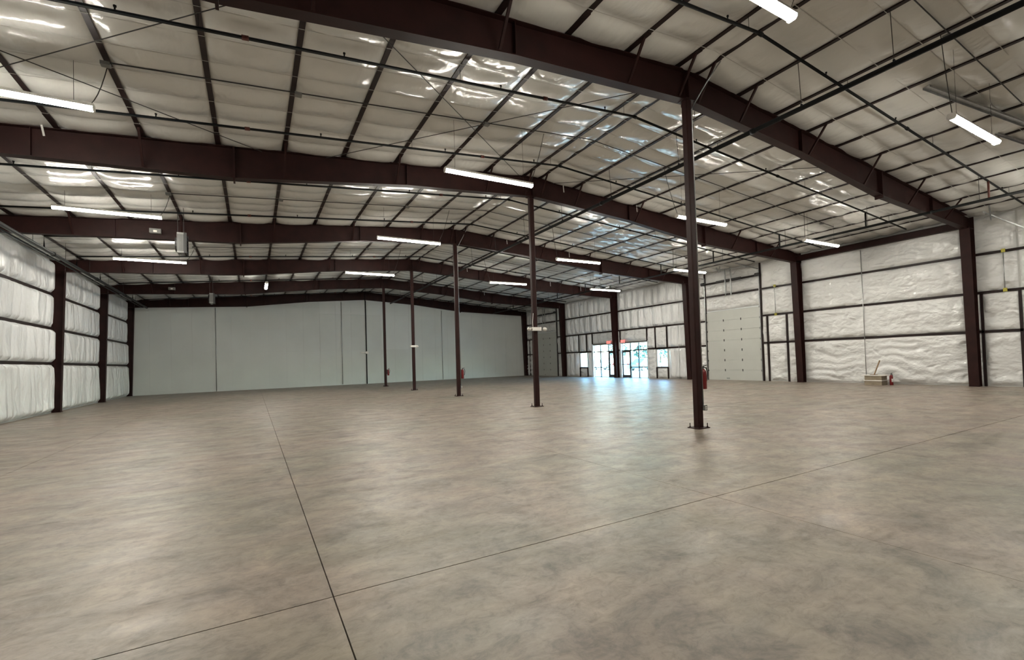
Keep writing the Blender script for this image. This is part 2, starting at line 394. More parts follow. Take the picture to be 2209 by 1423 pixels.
# ---------------------------------------------------------------- steel frames
RPROF = [(0, 7.28), (4.3, 6.97), (8.6, 6.45), (15.05, 6.18)]        # underside of rafter
def rbot(x):
    x = abs(x)
    for (a, za), (b, zb) in zip(RPROF[:-1], RPROF[1:]):
        if x <= b: return za+(zb-za)*(x-a)/(b-a)
    return RPROF[-1][1]
def rtop(x): return zroof(x)-.03
names_r = ['steel rafter behind the viewer at the back end', 'steel rafter directly above the viewer', 'deep red-brown steel rafter nearest the camera, crossing the top of the picture',
           'second red-brown rafter from the camera, behind the brightest centre strip light', 'third red-brown rafter, with a grey unit heater hanging before it', 'fourth red-brown rafter, landing on the nearest visible left column',
           'fifth red-brown rafter, last but one before the grey end wall', 'farthest red-brown rafter, along the top of the grey end wall']
FW = .24
for i, y in enumerate(FY):
    if i == 0: continue
    R = empty('roof_rafter', (0, y, 6.2))
    tag(R, names_r[i], 'steel beam', 'steel roof rafters')
    for s in (-1, 1):
        xs = [0, 4.3, 8.6, 15.2]
        for a, b in zip(xs[:-1], xs[1:]):
            poly = [(s*a, rbot(a)), (s*b, rbot(b)), (s*b, rtop(b)), (s*a, rtop(a))]
            MB().prism(poly, 'y', y-.006, y+.006).build('web', STEEL, R)
            MB().beam((s*a, y, rbot(a)-.008), (s*b, y, rbot(b)-.008), FW, .016).build('bottom_flange', STEEL, R)
            MB().beam((s*a, y, rtop(a)-.008), (s*b, y, rtop(b)-.008), FW, .016).build('top_flange', STEEL, R)
        xk = 8.6
        MB().box(s*xk-.02, s*xk+.02, y-FW/2-.005, y+FW/2+.005, rbot(xk)-.09, rtop(xk)-.01).build('splice_plate', STEEL, R)
        for xk in (4.3, 12.2):
            MB().box(s*xk-.006, s*xk+.006, y-FW/2+.01, y+FW/2-.01, rbot(xk), rtop(xk)-.01).build('stiffener', STEEL, R)
        for k in (0, 1, 3, 5, 7, 9):
            xb = s*PX[k]
            for dy in ((-1, 1) if i < 7 else (-1,)):
                MB().beam((xb, y+dy*.62, zroof(xb)+.0), (xb, y+dy*.10, rbot(xb)+.03), .045, .045, (1, 0, 0)).build('flange_brace', STEEL, R)
    MB().box(-.02, .02, y-FW/2-.005, y+FW/2+.005, 7.20, rtop(0)).build('splice_plate', STEEL, R)

lab_l = [None, 'left wall column beside the viewer', 'left wall column outside the picture, nearest ahead of the viewer', 'left wall column outside the picture, second ahead', 'left wall column just outside the left edge',
         'tapered red-brown column on the left wall, nearest of the three at the left edge', 'tapered red-brown column on the left wall, middle of the three in view', 'tapered red-brown column in the left corner by the grey end wall']
lab_r = [None, 'right wall column beside the viewer', 'large tapered red-brown column on the right wall, nearest the camera', 'tapered red-brown column on the right wall between the overhead door and the carton stack',
         'red-brown column on the right wall, left of the near overhead door', 'red-brown column on the right wall between the two glazed entrances', 'red-brown column on the right wall, just right of the far overhead door', 'red-brown column in the far right corner by the grey end wall']
CFW = .34
for i, y in enumerate(FY):
    if i == 0: continue
    for s in (-1, 1):
        xo = abs(XL) - .0 if s < 0 else XR-.14
        xib, xit = xo-.27, xo-.44
        R = empty('wall_column', (s*xo, y, 0)); tag(R, lab_l[i] if s < 0 else lab_r[i], 'steel column', 'steel wall columns')
        zt = rtop(xo)
        fw = CFW if s > 0 else .26
        MB().prism([(s*xo, 0.02), (s*xib, .02), (s*xit, 6.2), (s*15.2, rtop(15.2)), (s*xo, zt)], 'y', y-.006, y+.006).build('web', STEEL, R)
        MB().box(min(s*xo, s*(xo-.016)), max(s*xo, s*(xo-.016)), y-fw/2, y+fw/2, .02, zt).build('outer_flange', STEEL, R)
        MB().beam((s*xib, y, .02), (s*xit, y, 6.22), .016, fw, (0, 1, 0)).build('inner_flange', STEEL, R)
        MB().box(min(s*xo, s*(xib-.03)), max(s*xo, s*(xib-.03)), y-fw/2, y+fw/2, 0, .02).build('base_plate', STEEL, R)
        MB().beam((s*15.2, y, rbot(15.1)-.01), (s*xo, y, rbot(15.1)-.01), fw, .016).build('knee_stiffener', STEEL, R)
        for sy in (-1, 1):
            MB().tube([(s*(xib+.09), y+sy*fw*.32, .02), (s*(xib+.09), y+sy*fw*.32, .07)], .014, 6).build('anchor_bolt', STEEL, R)

lab_c = ['slender red-brown centre column nearest the camera, with outlet box and extinguisher', 'slender centre column carrying the twin-head emergency light', 'third slender centre column, a red extinguisher on its right',
         'fourth slender centre column, with a small white box halfway up', 'farthest slender centre column, before the grey end wall']
CYS = [.34, 7.62, 15.24, 22.86, 30.48]
XC = -.05; CW = .165
for i, y in enumerate(CYS):
    R = empty('centre_column', (XC, y, 0)); tag(R, lab_c[i], 'steel column', 'slender centre columns')
    c = CW/2; k = .022
    octo = [(XC-c+k, y-c), (XC+c-k, y-c), (XC+c, y-c+k), (XC+c, y+c-k), (XC+c-k, y+c), (XC-c+k, y+c), (XC-c, y+c-k), (XC-c, y-c+k)]
    MB().prism(octo, 'z', .02, 7.24).build('shaft', STEEL, R)
    MB().box(XC-.17, XC+.17, y-.17, y+.17, 0, .02).build('base_plate', STEEL, R)
    MB().box(XC-.13, XC+.13, y-.13, y+.13, 7.24, 7.262).build('cap_plate', STEEL, R)
    for sx in (-1, 1):
        for sy in (-1, 1):
            p = (XC+sx*.13, y+sy*.13)
            MB().tube([(*p, .02), (*p, .11)], .010, 6).tube([(*p, .02), (*p, .042)], .02, 6).build('anchor_bolt', STEEL, R)

# portal beam between the first two right columns
R = empty('portal_beam', (15.45, 4.0, 6.25)); tag(R, 'horizontal red-brown beam joining the two nearest right wall columns', 'steel beam')
ya, yb = FY[2]+.02, FY[3]-.02
MB().box(15.444, 15.456, ya, yb, 6.24, 6.50).build('web', STEEL, R)
MB().box(15.36, 15.54, ya, yb, 6.23, 6.245).build('bottom_flange', STEEL, R)
MB().box(15.36, 15.54, ya, yb, 6.49, 6.505).build('top_flange', STEEL, R)

# ---------------------------------------------------------------- roof bracing rods
rods = [((-12.6, .45), (-7.45, 0)), ]
def rod(x0, y0, x1, y1, lab):
    z0, z1 = zroof(x0)-.115, zroof(x1)-.115
    R = empty('bracing_rod', (x0, y0, z0)); tag(R, lab, 'steel rod', 'diagonal roof bracing rods')
    MB().tube([(x0, y0, z0), (x1, y1, z1)], .009, 6, True).build('rod', CABLE, R)
    MB().tube([(x0, y0, z0), (x0+(x1-x0)*.02, y0+(y1-y0)*.02, z0+(z1-z0)*.02)], .02, 6).build('end_nut', CABLE, R)
rod(-7.4, .55, -14.6, 7.45, 'thin bracing rod across the near left ceiling, running up to the first rafter')
rod(-15.0, 1.2, -8.0, 7.45, 'thin bracing rod across the near left ceiling, running down to the second rafter')
rod(-7.2, .55, -.5, 7.45, 'thin bracing rod left of the ridge, running down to the brightest strip light')
rod(-.5, 1.3, -6.5, 7.45, 'thin bracing rod left of the ridge, crossing the other one towards the left')
rod(.6, .6, 7.3, 7.45, 'thin bracing rod right of the ridge behind the nearest centre column')
rod(7.3, .6, .7, 7.45, 'thin bracing rod right of the ridge, sloping back to the second rafter')

# ---------------------------------------------------------------- sprinkler pipes
BY = [-5.3, -1.52, 2.18, 5.80, 9.50, 13.28, 17.05, 20.85, 24.6, 28.45, 32.15, 35.9]
lab_b = ['over the viewer', 'nearest the camera, before the first rafter', 'first one behind the nearest rafter', 'just before the second rafter', 'first one behind the second rafter', 'just before the third rafter',
         'first one behind the third rafter', 'just before the fourth rafter', 'first one behind the fourth rafter', 'just before the fifth rafter', 'first one behind the fifth rafter', 'just before the farthest rafter']
def zb(x): return ZP-.25-abs(x)/12
ML, MZ = -14.4, 6.07
M2, M2Z = 11.4, 6.21
M1, M1Z = 1.8, 6.85
headm = MB().tube([(0, 0, 0), (0, 0, .05)], .012, 6).tube([(0, 0, .05), (0, 0, .075)], .022, 6).mesh('sprinkler_head', PIPE)
hangm = MB().tube([(0, 0, 0), (0, 0, .24)], .005, 5).mesh('hanger_rod', PIPE)
for i, y in enumerate(BY):
    R = empty('sprinkler_branch', (0, y, zb(0))); tag(R, 'black sprinkler branch pipe across the ceiling, '+lab_b[i], 'pipe', 'sprinkler branch pipes')
    r = .030
    MB().tube([(ML, y, MZ), (ML, y, zb(ML)), (0, y, zb(0))], r, 8).build('pipe', PIPE, R, True)
    MB().tube([(0, y, zb(0)), (14.65, y, zb(14.65))], r, 8).build('pipe', PIPE, R, True)
    MB().tube([(M2, y, M2Z), (M2, y, zb(M2))], .032, 8).build('riser_nipple', COUP if i == 1 else PIPE, R, True)
    for x in (-13.0, -9.9, -6.8, -3.7, -.9, 2.3, 5.4, 8.5, 12.6): inst('sprinkler_head', headm, R, (x, y, zb(x)+.02))
    for x in (-8.92, -4.61, -.3, 3.17, 7.49, 13.23): inst('hanger', hangm, R, (x, y, zb(x)))
    for x in (-8.3, -2.6, 0.05, 6.0):
        dx = .05; MB().tube([(x-dx, y, zb(x-dx)), (x+dx, y, zb(x+dx))], .043, 8).build('coupling', COUP if x < -2 else PIPE, R, True)
def main(x, z, y0, y1, rad, lab):
    R = empty('sprinkler_main', (x, y0, z)); tag(R, lab, 'pipe', 'sprinkler main pipes')
    MB().tube([(x, y0, z), (x, y1, z)], rad, 12).build('pipe', PIPE, R, True)
    for y in range(int(y0)+2, int(y1), 6): MB().tube([(x, y-.06, z), (x, y+.06, z)], rad*1.25, 12).build('coupling', PIPE, R, True)
    return R
R = main(M1, M1Z, -14.5, 36.5, .052, 'long black main pipe hung on rods right of the ridge, running to the end wall')
for y in [-6.6, -3.05, -1.23] + [2.4+3.05*k for k in range(11)]:
    xx = PX[1]; MB().tube([(M1, y, M1Z), (xx, y, zroof(xx)+.01)], .007, 5).build('hanger_rod', CABLE, R)
    MB().cbox((M1, y, M1Z+.06), .05, .03, .05).build('clevis', PIPE, R)
R = main(M2, M2Z, -14.5, 36.5, .046, 'long black main pipe along the right wall below the eaves')
for y in [-1.28+3.4*k for k in range(11)]:
    MB().tube([(M2, y, M2Z), (M2, y, zroof(M2)+.01)], .007, 5).build('hanger_rod', CABLE, R)
R = main(ML, MZ, -14.5, 36.9, .062, 'thick dark main pipe along the top of the left wall')
for y in [-1+3.4*k for k in range(11)]:
    MB().tube([(ML, y, MZ), (ML, y, zroof(ML)+.01)], .007, 5).build('hanger_rod', CABLE, R)
R = main(ML-.16, MZ-.05, -14.5, 36.0, .028, 'thinner dark pipe running beside the thick left main')

# ---------------------------------------------------------------- electrical conduits under the purlins
for k, (y, lab) in enumerate(((-3.47, 'before the nearest rafter'), (4.05, 'behind the nearest rafter'), (11.6, 'behind the second rafter'), (19.4, 'behind the third rafter'))):
    R = empty('ceiling_conduit', (0, y, ZP-.03)); tag(R, 'thin conduit across the ceiling in the bay '+lab, 'conduit', 'conduits under the purlins')
    zc = lambda x: zroof(x)-.105
    MB().tube([(-10.35, y, zc(10.35)), (0, y, zc(0)), (12.6, y, zc(12.6))], .013, 6).build('pipe', CABLE, R, True)
    for x in (-10.36, -7.40, -3.2, 3.17, 11.8): MB().cbox((x, y+.05, zc(x)-.01), .13, .13, .06).build('junction_box', GREYP, R)

# ---------------------------------------------------------------- strip lights
def strip_meshes(L, axis='x'):
    n = 10; lens = MB(); prof = [(.075*math.cos(math.pi*k/n), -.065*math.sin(math.pi*k/n)) for k in range(n+1)]
    house = [(-.08, 0), (.08, 0), (.06, .055), (-.06, .055)]
    cap = [(-.083, -.035), (-.05, -.07), (.05, -.07), (.083, -.035), (.083, .01), (.064, .06), (-.064, .06), (-.083, .01)]
    h = MB(); c = MB()
    lens.prism(prof, axis, -L/2, L/2); h.prism(house, axis, -L/2, L/2)
    c.prism(cap, axis, -.006, .006)
    return lens.mesh('lens', LENS, smooth=False), h.mesh('housing', WHITEP), c.mesh('end_cap', WHITEP)
SM = strip_meshes(2.40)
def strip(x, y, z, lab, boxx=None):
    R = empty('strip_light', (x, y, z)); tag(R, lab, 'strip light', 'hanging strip lights')
    inst('lens', SM[0], R, (x, y, z)); inst('housing', SM[1], R, (x, y, z))
    for e in (-1.206, 1.206): inst('end_cap', SM[2], R, (x+e, y, z))
    for dx in (-.95, .95):
        xx = x+dx; MB().tube([(xx, y, z+.05), (xx, y, zroof(xx)+.02)], .0035, 4).build('hanging_cable', CABLE, R)
    xe = x+1.16 if boxx is None or boxx > x else x-1.16
    xb = boxx if boxx is not None else xe+.5
    yc = y
    pts = [(xe+(xb-xe)*t, yc, (z+.05)*(1-t)+zroof(xb)*t-.12*math.sin(math.pi*t)) for t in (0, .2, .4, .6, .8, 1)]
    MB().tube(pts, .008, 5).build('power_cord', CABLE, R)
    return R
spots = {(0, 1): (-11.76, -3.42, 6.25), (0, 2): (-11.76, 4.30, 6.27), (0, 3): (-11.77, 12.05, 6.37), (0, 4): (-11.88, 19.90, 6.40),
         (1, 1): (-3.20, -3.42, 6.18), (1, 2): (-3.04, 4.30, 6.33), (1, 3): (-3.04, 12.05, 6.42), (1, 4): (-3.00, 19.90, 6.41),
         (2, 1): (4.72, -3.30, 6.18), (2, 2): (4.90, 4.40, 6.24), (2, 3): (4.60, 11.60, 6.14), (2, 4): (4.75, 19.40, 6.26),
         (3, 1): (11.45, -3.40, 6.02), (3, 2): (11.45, 3.95, 6.01), (3, 3): (11.46, 11.20, 6.08), (3, 4): (11.50, 18.70, 6.08)}
boxx = (-10.36, -1.4, 3.2, 10.3)
nm0 = {(0, 1): 'lit strip light of the left row beside the viewer, outside the picture', (1, 1): 'lit strip light cut by the top edge, upper right', (2, 1): 'lit strip light hanging at the upper right, below a galvanised channel',
      (3, 1): 'lit strip light by the right wall beside the viewer, outside the picture', (0, 2): 'lit strip light cut by the left edge', (1, 2): 'largest lit strip light in the middle, before the second rafter',
      (2, 2): 'lit strip light passing behind the nearest centre column', (3, 2): 'lit strip light near the right wall, above the portal beam end', (0, 3): 'lit strip light at the far left, above the grey unit heater',
      (1, 3): 'lit strip light before the third rafter, left of the centre columns', (2, 3): 'lit strip light right of the second centre column, before the third rafter', (3, 3): 'lit strip light beside the near overhead door head, behind the nearest column',
      (0, 4): 'third lit strip light of the left row, against the fourth rafter', (1, 4): 'smallest lit strip light left of the centre columns', (2, 4): 'smallest lit strip light right of the centre columns, left of the second column', (3, 4): 'farthest lit strip light by the right wall, above the glazed entrances'}
for (i, j), (x, y, z) in spots.items(): strip(x, y, z, nm0[(i, j)], boxx[i])
SMY = strip_meshes(2.40, 'y')
R = empty('strip_light', (-7.52, 27.3, 6.60)); tag(R, 'lit strip light seen end-on as a small oval, before the grey end wall', 'strip light', 'hanging strip lights')
inst('lens', SMY[0], R, (-7.52, 27.3, 6.60)); inst('housing', SMY[1], R, (-7.52, 27.3, 6.60))
for e in (-1.206, 1.206): inst('end_cap', SMY[2], R, (-7.52, 27.3+e, 6.60))
for dy in (-.9, .9): MB().tube([(-7.52, 27.3+dy, 6.65), (-7.52, 27.3+dy, zroof(7.52)+.02)], .0035, 4).build('hanging_cable', CABLE, R)

# ---------------------------------------------------------------- overhead doors
def overhead(name, y0, y1, lab, H=4.2):
    x = XR-.02; X2 = XR+.03
    D = struct(MB().box(XR+.03, XR+.06, y0, y1, 0, H).build(name, DOORP), lab, 'overhead door')
    n = 7; h = H/n
    for k in range(n):
        S = MB().box(x, X2, y0+.03, y1-.03, k*h+.006, (k+1)*h-.003).build('door_section', DOORP, D)
        if k < n-1:
            for t in (.34, .66): MB().cbox((x-.008, y0+(y1-y0)*t, (k+1)*h), .02, .05, .13).build('hinge', HINGE, S)
        for yy in (y0+.06, y1-.06): MB().cbox((x-.008, yy, (k+1)*h-.02), .03, .06, .10).build('roller_hinge', HINGE, S)
    MB().box(x-.02, x, y0, y1, H, H+.04).build('top_seal', ALU, D)
    MB().box(x-.01, x, y0+(y1-y0)*.58, y0+(y1-y0)*.64, .10, .13).build('lift_handle', HINGE, D)
    for yy in (y0, y1):
        MB().box(x-.07, x, yy-.025, yy+.025, 0, 6.35).build('track', GALV, D)
        MB().tube([(x-.2, yy-.10, 5.96), (x-.2, yy+.10, 5.96)], .10, 12).build('cable_drum', HINGE, D)
    MB().tube([(x-.2, y0-.15, 5.96), (x-.2, y1+.15, 5.96)], .022, 8).build('shaft', HINGE, D)
    ym = (y0+y1)/2
    MB().tube([(x-.2, ym-.9, 5.96), (x-.2, ym+.9, 5.96)], .055, 10).build('torsion_spring', HINGE, D)
    for dy in (-.22, .18): MB().box(x-.28, x-.24, ym+dy-.03, ym+dy+.03, 5.05, EAVE+.1).build('spring_bracket', GALV, D)
    for yy, sg in ((y0, 1), (y1, -1)):
        MB().beam((x-.1, yy, 6.3), (x-2.0, yy, 6.45), .05, .05).build('track_brace', GALV, D)
    MB().beam((x-.9, y0, 6.36), (x-.9, ym, 6.52), .05, .04).build('track_brace', GALV, D)
    for dy in (0, .3): MB().beam((x-.9, ym+dy*.3, 6.36), (x-.9, ym+dy, zroof(x-.9)+.05), .04, .04, (0, 1, 0)).build('hanger_angle', GALV, D)
overhead('door_1', 10.06, 14.0, 'tall pale sectional overhead door behind the nearest centre column')
overhead('door_2', 32.0, 35.9, 'far pale sectional overhead door in the right corner, partly behind a centre column')

# ---------------------------------------------------------------- glazed entrances and small windows
def bar(D, name, y0, y1, z0, z1, m=BRONZE, x0=XR+.02, x1=XR+.11): return MB().box(x0, x1, y0, y1, z0, z1).build(name, m, D)
def shopfront(name, yj0, yj1, mull, dy0, dy1, lab):
    D = struct(MB().box(XR, XR+.13, yj0, yj1, 0, .025).build(name, BRONZE), lab, 'glazed entrance')
    bar(D, 'head', yj0, yj1, 2.60, 2.66, ALU, XR-.02, XR+.13)
    bar(D, 'jamb', yj0, yj0+.10, .025, 2.60); bar(D, 'jamb', yj1-.10, yj1, .025, 2.60)
    for y in mull: bar(D, 'mullion', y-.045, y+.045, .025, 2.60)
    bar(D, 'transom', yj0+.06, yj1-.06, 2.035, 2.115)
    ys = sorted([yj0+.06, yj1-.06]+list(mull))
    for a, b in zip(ys[:-1], ys[1:]):
        isdoor = a > dy0-.1 and b < dy1+.1
        MB().box(XR+.06, XR+.066, a, b, 2.10, 2.60).build('pane', GLASS, D)
        if not isdoor:
            bar(D, 'rail', a, b, .76, .83)
            MB().box(XR+.06, XR+.066, a, b, .025, .775).build('pane', GLASS, D); MB().box(XR+.06, XR+.066, a, b, .815, 2.05).build('pane', GLASS, D)
        else:
            L = bar(D, 'door_leaf', a+.005, b-.005, .03, .22, BRONZE, XR+.03, XR+.09)
            for p in ((a+.005, a+.135, .22, 2.04), (b-.135, b-.005, .22, 2.04), (a+.135, b-.135, 1.93, 2.04)):
                MB().box(XR+.03, XR+.09, *p).build('stile', BRONZE, L)
            MB().box(XR+.058, XR+.064, a+.105, b-.105, .22, 1.95).build('pane', GLASS, L)
            MB().box(XR-.03, XR-.005, a+.02, b-.02, 1.0, 1.05).build('push_bar', BRONZE, L)
    return D
SA = shopfront('door_3', 23.18, 26.36, (24.22, 25.32), 23.24, 24.24, 'left glazed entrance with cyan daylight, left of the red-brown column')
SB = shopfront('door_4', 19.55, 22.60, (20.58, 21.52), 21.50, 22.56, 'right glazed entrance with cyan daylight, right of the red-brown column')
MB().box(XR-.07, XR+.02, 26.22, 26.42, 0, 2.72).build('jamb_cover', ALU, SA); MB().box(XR-.05, XR+.02, 23.0, 26.4, 2.64, 2.72).build('head_cover', ALU, SA)
MB().box(XR-.07, XR+.02, 22.50, 22.66, 0, 2.72).build('jamb_cover', ALU, SB); MB().box(XR-.05, XR+.02, 19.5, 22.6, 2.64, 2.74).build('head_cover', ALU, SB)
MB().box(XR-.04, XR+.02, 19.48, 19.57, 0, 2.72).build('jamb_cover', ALU, SB)
def window(name, y0, y1, lab):
    z0, z1 = .8, 2.07
    D = struct(MB().box(XR, XR+.12, y0, y1, z0, z0+.05).build(name, ALU), lab, 'window')
    MB().box(XR, XR+.12, y0, y1, z1-.05, z1).build('head', ALU, D)
    for a in (y0, y1-.06): MB().box(XR, XR+.12, a, a+.06, z0+.05, z1-.05).build('jamb', ALU, D)
    MB().box(XR+.06, XR+.066, y0+.06, y1-.06, z0+.05, z1-.05).build('pane', GLASS, D)
window('window_1', 27.15, 28.25, 'small window left of the glazed entrances')
window('window_2', 17.52, 18.60, 'small window right of the glazed entrances')

def letters(txt, y, z, h, x, parent):
    """block letters read from inside the hall; text runs towards -y"""
    w_ = h*.55; t = h*.2; cy = y
    for ch in txt:
        m = MB(); B = lambda u0, u1, v0, v1: m.box(x-.006, x, cy-u1, cy-u0, z+v0, z+v1)
        if ch == 'E': B(0, t, 0, h); B(t, w_, 0, t); B(t, w_, h-t, h); B(t, w_*.85, h/2-t/2, h/2+t/2)
        if ch == 'I': B(w_/2-t/2, w_/2+t/2, 0, h)
        if ch == 'T': B(0, w_, h-t, h); B(w_/2-t/2, w_/2+t/2, 0, h-t)
        if ch == 'X':
            m.beam((x-.003, cy-t/2, z+.01), (x-.003, cy-w_+t/2, z+h-.01), t, .006, (1, 0, 0)); m.beam((x-.0035, cy-w_+t/2, z+.01), (x-.0035, cy-t/2, z+h-.01), t, .006, (1, 0, 0))
        m.build('letter', EXITR, parent); cy -= w_+h*.22
for yc, lab in ((23.98, 'red EXIT sign above the left glazed entrance'), (22.2, 'red EXIT sign above the right glazed entrance')):
    R = empty('exit_sign', (XR-.1, yc, 2.68)); tag(R, lab, 'exit sign', 'exit signs')
    hs = MB().box(XR-.15, XR-.10, yc-.24, yc+.24, 2.66, 2.92).build('housing', EXITW, R)
    MB().box(XR-.10, XR-.05, yc-.06, yc+.06, 2.74, 2.84).build('mounting', WHITEP, R)
    letters('EXIT', yc+.205, 2.70, .18, XR-.15, hs)

# ---------------------------------------------------------------- fire extinguishers
def extinguisher(x, y, z, lab, bracket=True, hx=1):
    R = empty('fire_extinguisher', (x, y, z)); tag(R, lab, 'fire extinguisher', 'fire extinguishers')
    prof = [(0, .062), (.01, .07), (.36, .07), (.40, .062), (.43, .04), (.445, .022)]
    cyl = MB().tube([(x, y, z+p[0]) for p in prof], [p[1] for p in prof], 14).build('cylinder', RED, R, True)
    MB().tube([(x, y, z+.445), (x, y, z+.50)], .018, 8).build('valve', HINGE, R)
    MB().beam((x, y, z+.50), (x+hx*.11, y, z+.53), .025, .012).beam((x, y, z+.48), (x+hx*.10, y, z+.47), .022, .010).build('handle', BLACK, R)
    pts = [(x+hx*.02, y, z+.48), (x+hx*.09, y-.01, z+.46), (x+hx*.12, y-.01, z+.36), (x+hx*.105, y-.01, z+.24), (x+hx*.09, y, z+.16)]
    MB().tube(pts, .013, 6).build('hose', BLACK, R, True)
    n = 6; a0 = math.radians(210)
    q = [(x+.0715*math.cos(a0+math.radians(80)*k/n), y+.0715*math.sin(a0+math.radians(80)*k/n)) for k in range(n+1)]
    m = MB()
    for (p0, p1) in zip(q[:-1], q[1:]): m.add([(*p0, z+.14), (*p1, z+.14), (*p1, z+.28), (*p0, z+.28)], [(0, 1, 2, 3)])
    if not bracket: m.build('paper_label', LABELW, cyl)
    if bracket: MB().box(x-hx*.115, x-hx*.06, y-.02, y+.02, z+.1, z+.44).build('wall_bracket', HINGE, R)
xe = XC+CW/2+.115
extinguisher(xe, CYS[0]-.01, .84, 'red fire extinguisher on the nearest centre column')
extinguisher(xe+.01, CYS[2], .82, 'red fire extinguisher on the third centre column')
extinguisher(xe, CYS[4], .80, 'red fire extinguisher on the farthest centre column')
extinguisher(15.0, 3.17, 0, 'red fire extinguisher standing on the floor by the cartons', False)

# ---------------------------------------------------------------- boxes on the columns
def colconduit(i, lab, zb_):
    y = CYS[i]; x = XC+CW/2+.016; yy = y-CW/2+.02
    R = empty('column_conduit', (x, yy, zb_)); tag(R, lab, 'conduit', 'conduits on the centre columns')
    MB().tube([(x, yy, zb_), (x, yy, 7.05), (x+.05, yy-.05, 7.2), (x+.22, yy-.25, 7.6), (x+.3, yy-.6, zroof(x+.3)-.02)], .013, 8).build('pipe', GALV, R, True)
    ob = MB().box(x-.035, x+.055, yy-.065, yy+.0, zb_-.12, zb_).build('outlet_box', GREYP, R)
    for dz in (-.085, -.04): MB().cbox((x+.01, yy-.067, zb_+dz), .035, .006, .026).build('socket', WHITEP, ob)
colconduit(0, 'conduit and grey outlet box on the nearest centre column', .50)
colconduit(2, 'conduit and small outlet box low on the third centre column', .50)

R = empty('emergency_light', (XC, 7.5, 2.6)); tag(R, 'white twin-head emergency light on the second centre column', 'emergency light')
yy = 7.62-CW/2
MB().box(XC-.17, XC+.17, yy-.09, yy, 2.60, 2.72).build('battery_box', WHITEP, R)
for s in (-1, 1):
    xx = XC+s*.25+(.04 if s > 0 else -.06)
    MB().tube([(xx, yy-.02, 2.66), (xx, yy-.07, 2.66), (xx, yy-.15, 2.65)], [.04, .06, .062], 12).build('lamp_head', WHITEP, R, True)
    MB().tube([(XC+s*.17, yy-.05, 2.66), (xx, yy-.05, 2.66)], .018, 6).build('swivel_arm', HINGE, R)
MB().tube([(XC-.12, yy-.02, 2.72), (XC-.13, yy-.02, 2.9), (XC-.09, yy-.01, 3.2)], .008, 5).build('feed_wire', WHITEP, R)
R = empty('emergency_light', (XC, 22.7, 2.6)); tag(R, 'small white emergency light on the fourth centre column', 'emergency light')
yy = 22.86-CW/2
MB().box(XC-.15, XC+.15, yy-.09, yy, 2.60, 2.72).build('battery_box', WHITEP, R)
for s in (-1, 1): MB().tube([(XC+s*.19, yy-.02, 2.66), (XC+s*.19, yy-.12, 2.65)], [.04, .055], 10).build('lamp_head', WHITEP, R, True)

# ---------------------------------------------------------------- wall conduits
def wallpipe(pts, rad, m, lab, boxes=()):
    R = empty('wall_conduit', pts[0]); tag(R, lab, 'conduit', 'conduits on the walls')
    MB().tube(pts, rad, 8).build('pipe', m, R, True)
    for b in boxes: MB().cbox(b, .07, .11, .13).build('junction_box', b_m, R)
b_m = GREYP
xw = XR-.19
wallpipe([(xw, 4.49, .42), (xw, 4.49, 6.2)], .018, GALV, 'conduit running down the right wall to the carton stack')
b_m = YELL
wallpipe([(xw, 9.02, 3.66), (xw, 9.02, 5.2)], .018, GALV, 'short conduit on the right wall, right of the near overhead door', [(xw+.02, 9.02, 5.18), (xw+.02, 9.02, 3.64)])
wallpipe([(xw, -.62, 3.66), (xw, -.62, 5.15)], .016, GALV, 'short conduit between yellow boxes at the right edge', [(xw+.02, -.62, 5.14), (xw+.02, -.62, 3.66)])
b_m = GREYP
wallpipe([(xw, 16.26, .1), (xw, 16.26, 3.6)], .013, GALV, 'thin conduit on the right wall, right of the right small window', [(xw, 16.26, .08)])
wallpipe([(xw, 18.62, 3.7), (xw, 18.62, 6.3)], .010, GALV, 'thin conduit high on the right wall above the right small window')
wallpipe([(xw, 26.4, 3.7), (xw, 26.4, 6.3)], .010, GALV, 'thin conduit high on the right wall above the left glazed entrance')
yw = YF-.075
wallpipe([(-10.59, yw, .05), (-10.59, yw, 6.3)], .025, GALV, 'shiny vertical conduit on the left half of the grey end wall')
wallpipe([(-1.89, yw, .05), (-1.89, yw, 7.0)], .025, GALV, 'shiny vertical conduit on the grey end wall, left of the black pipe')
wallpipe([(6.77, yw, .05), (6.77, yw, 6.5)], .025, GALV, 'shiny vertical conduit on the grey end wall between centre columns')
R = empty('vertical_pipe', (.05, yw, 0)); tag(R, 'thin black vertical pipe on the grey end wall with a white cross box', 'pipe')
MB().tube([(.05, yw, 0), (.05, yw, 7.2)], .045, 8).build('pipe', PIPE, R, True)
MB().box(-.42, .12, yw-.12, yw-.05, 2.66, 2.74).box(-.05, .18, yw-.14, yw-.05, 2.60, 2.80).build('cross_box', WHITEP, R)

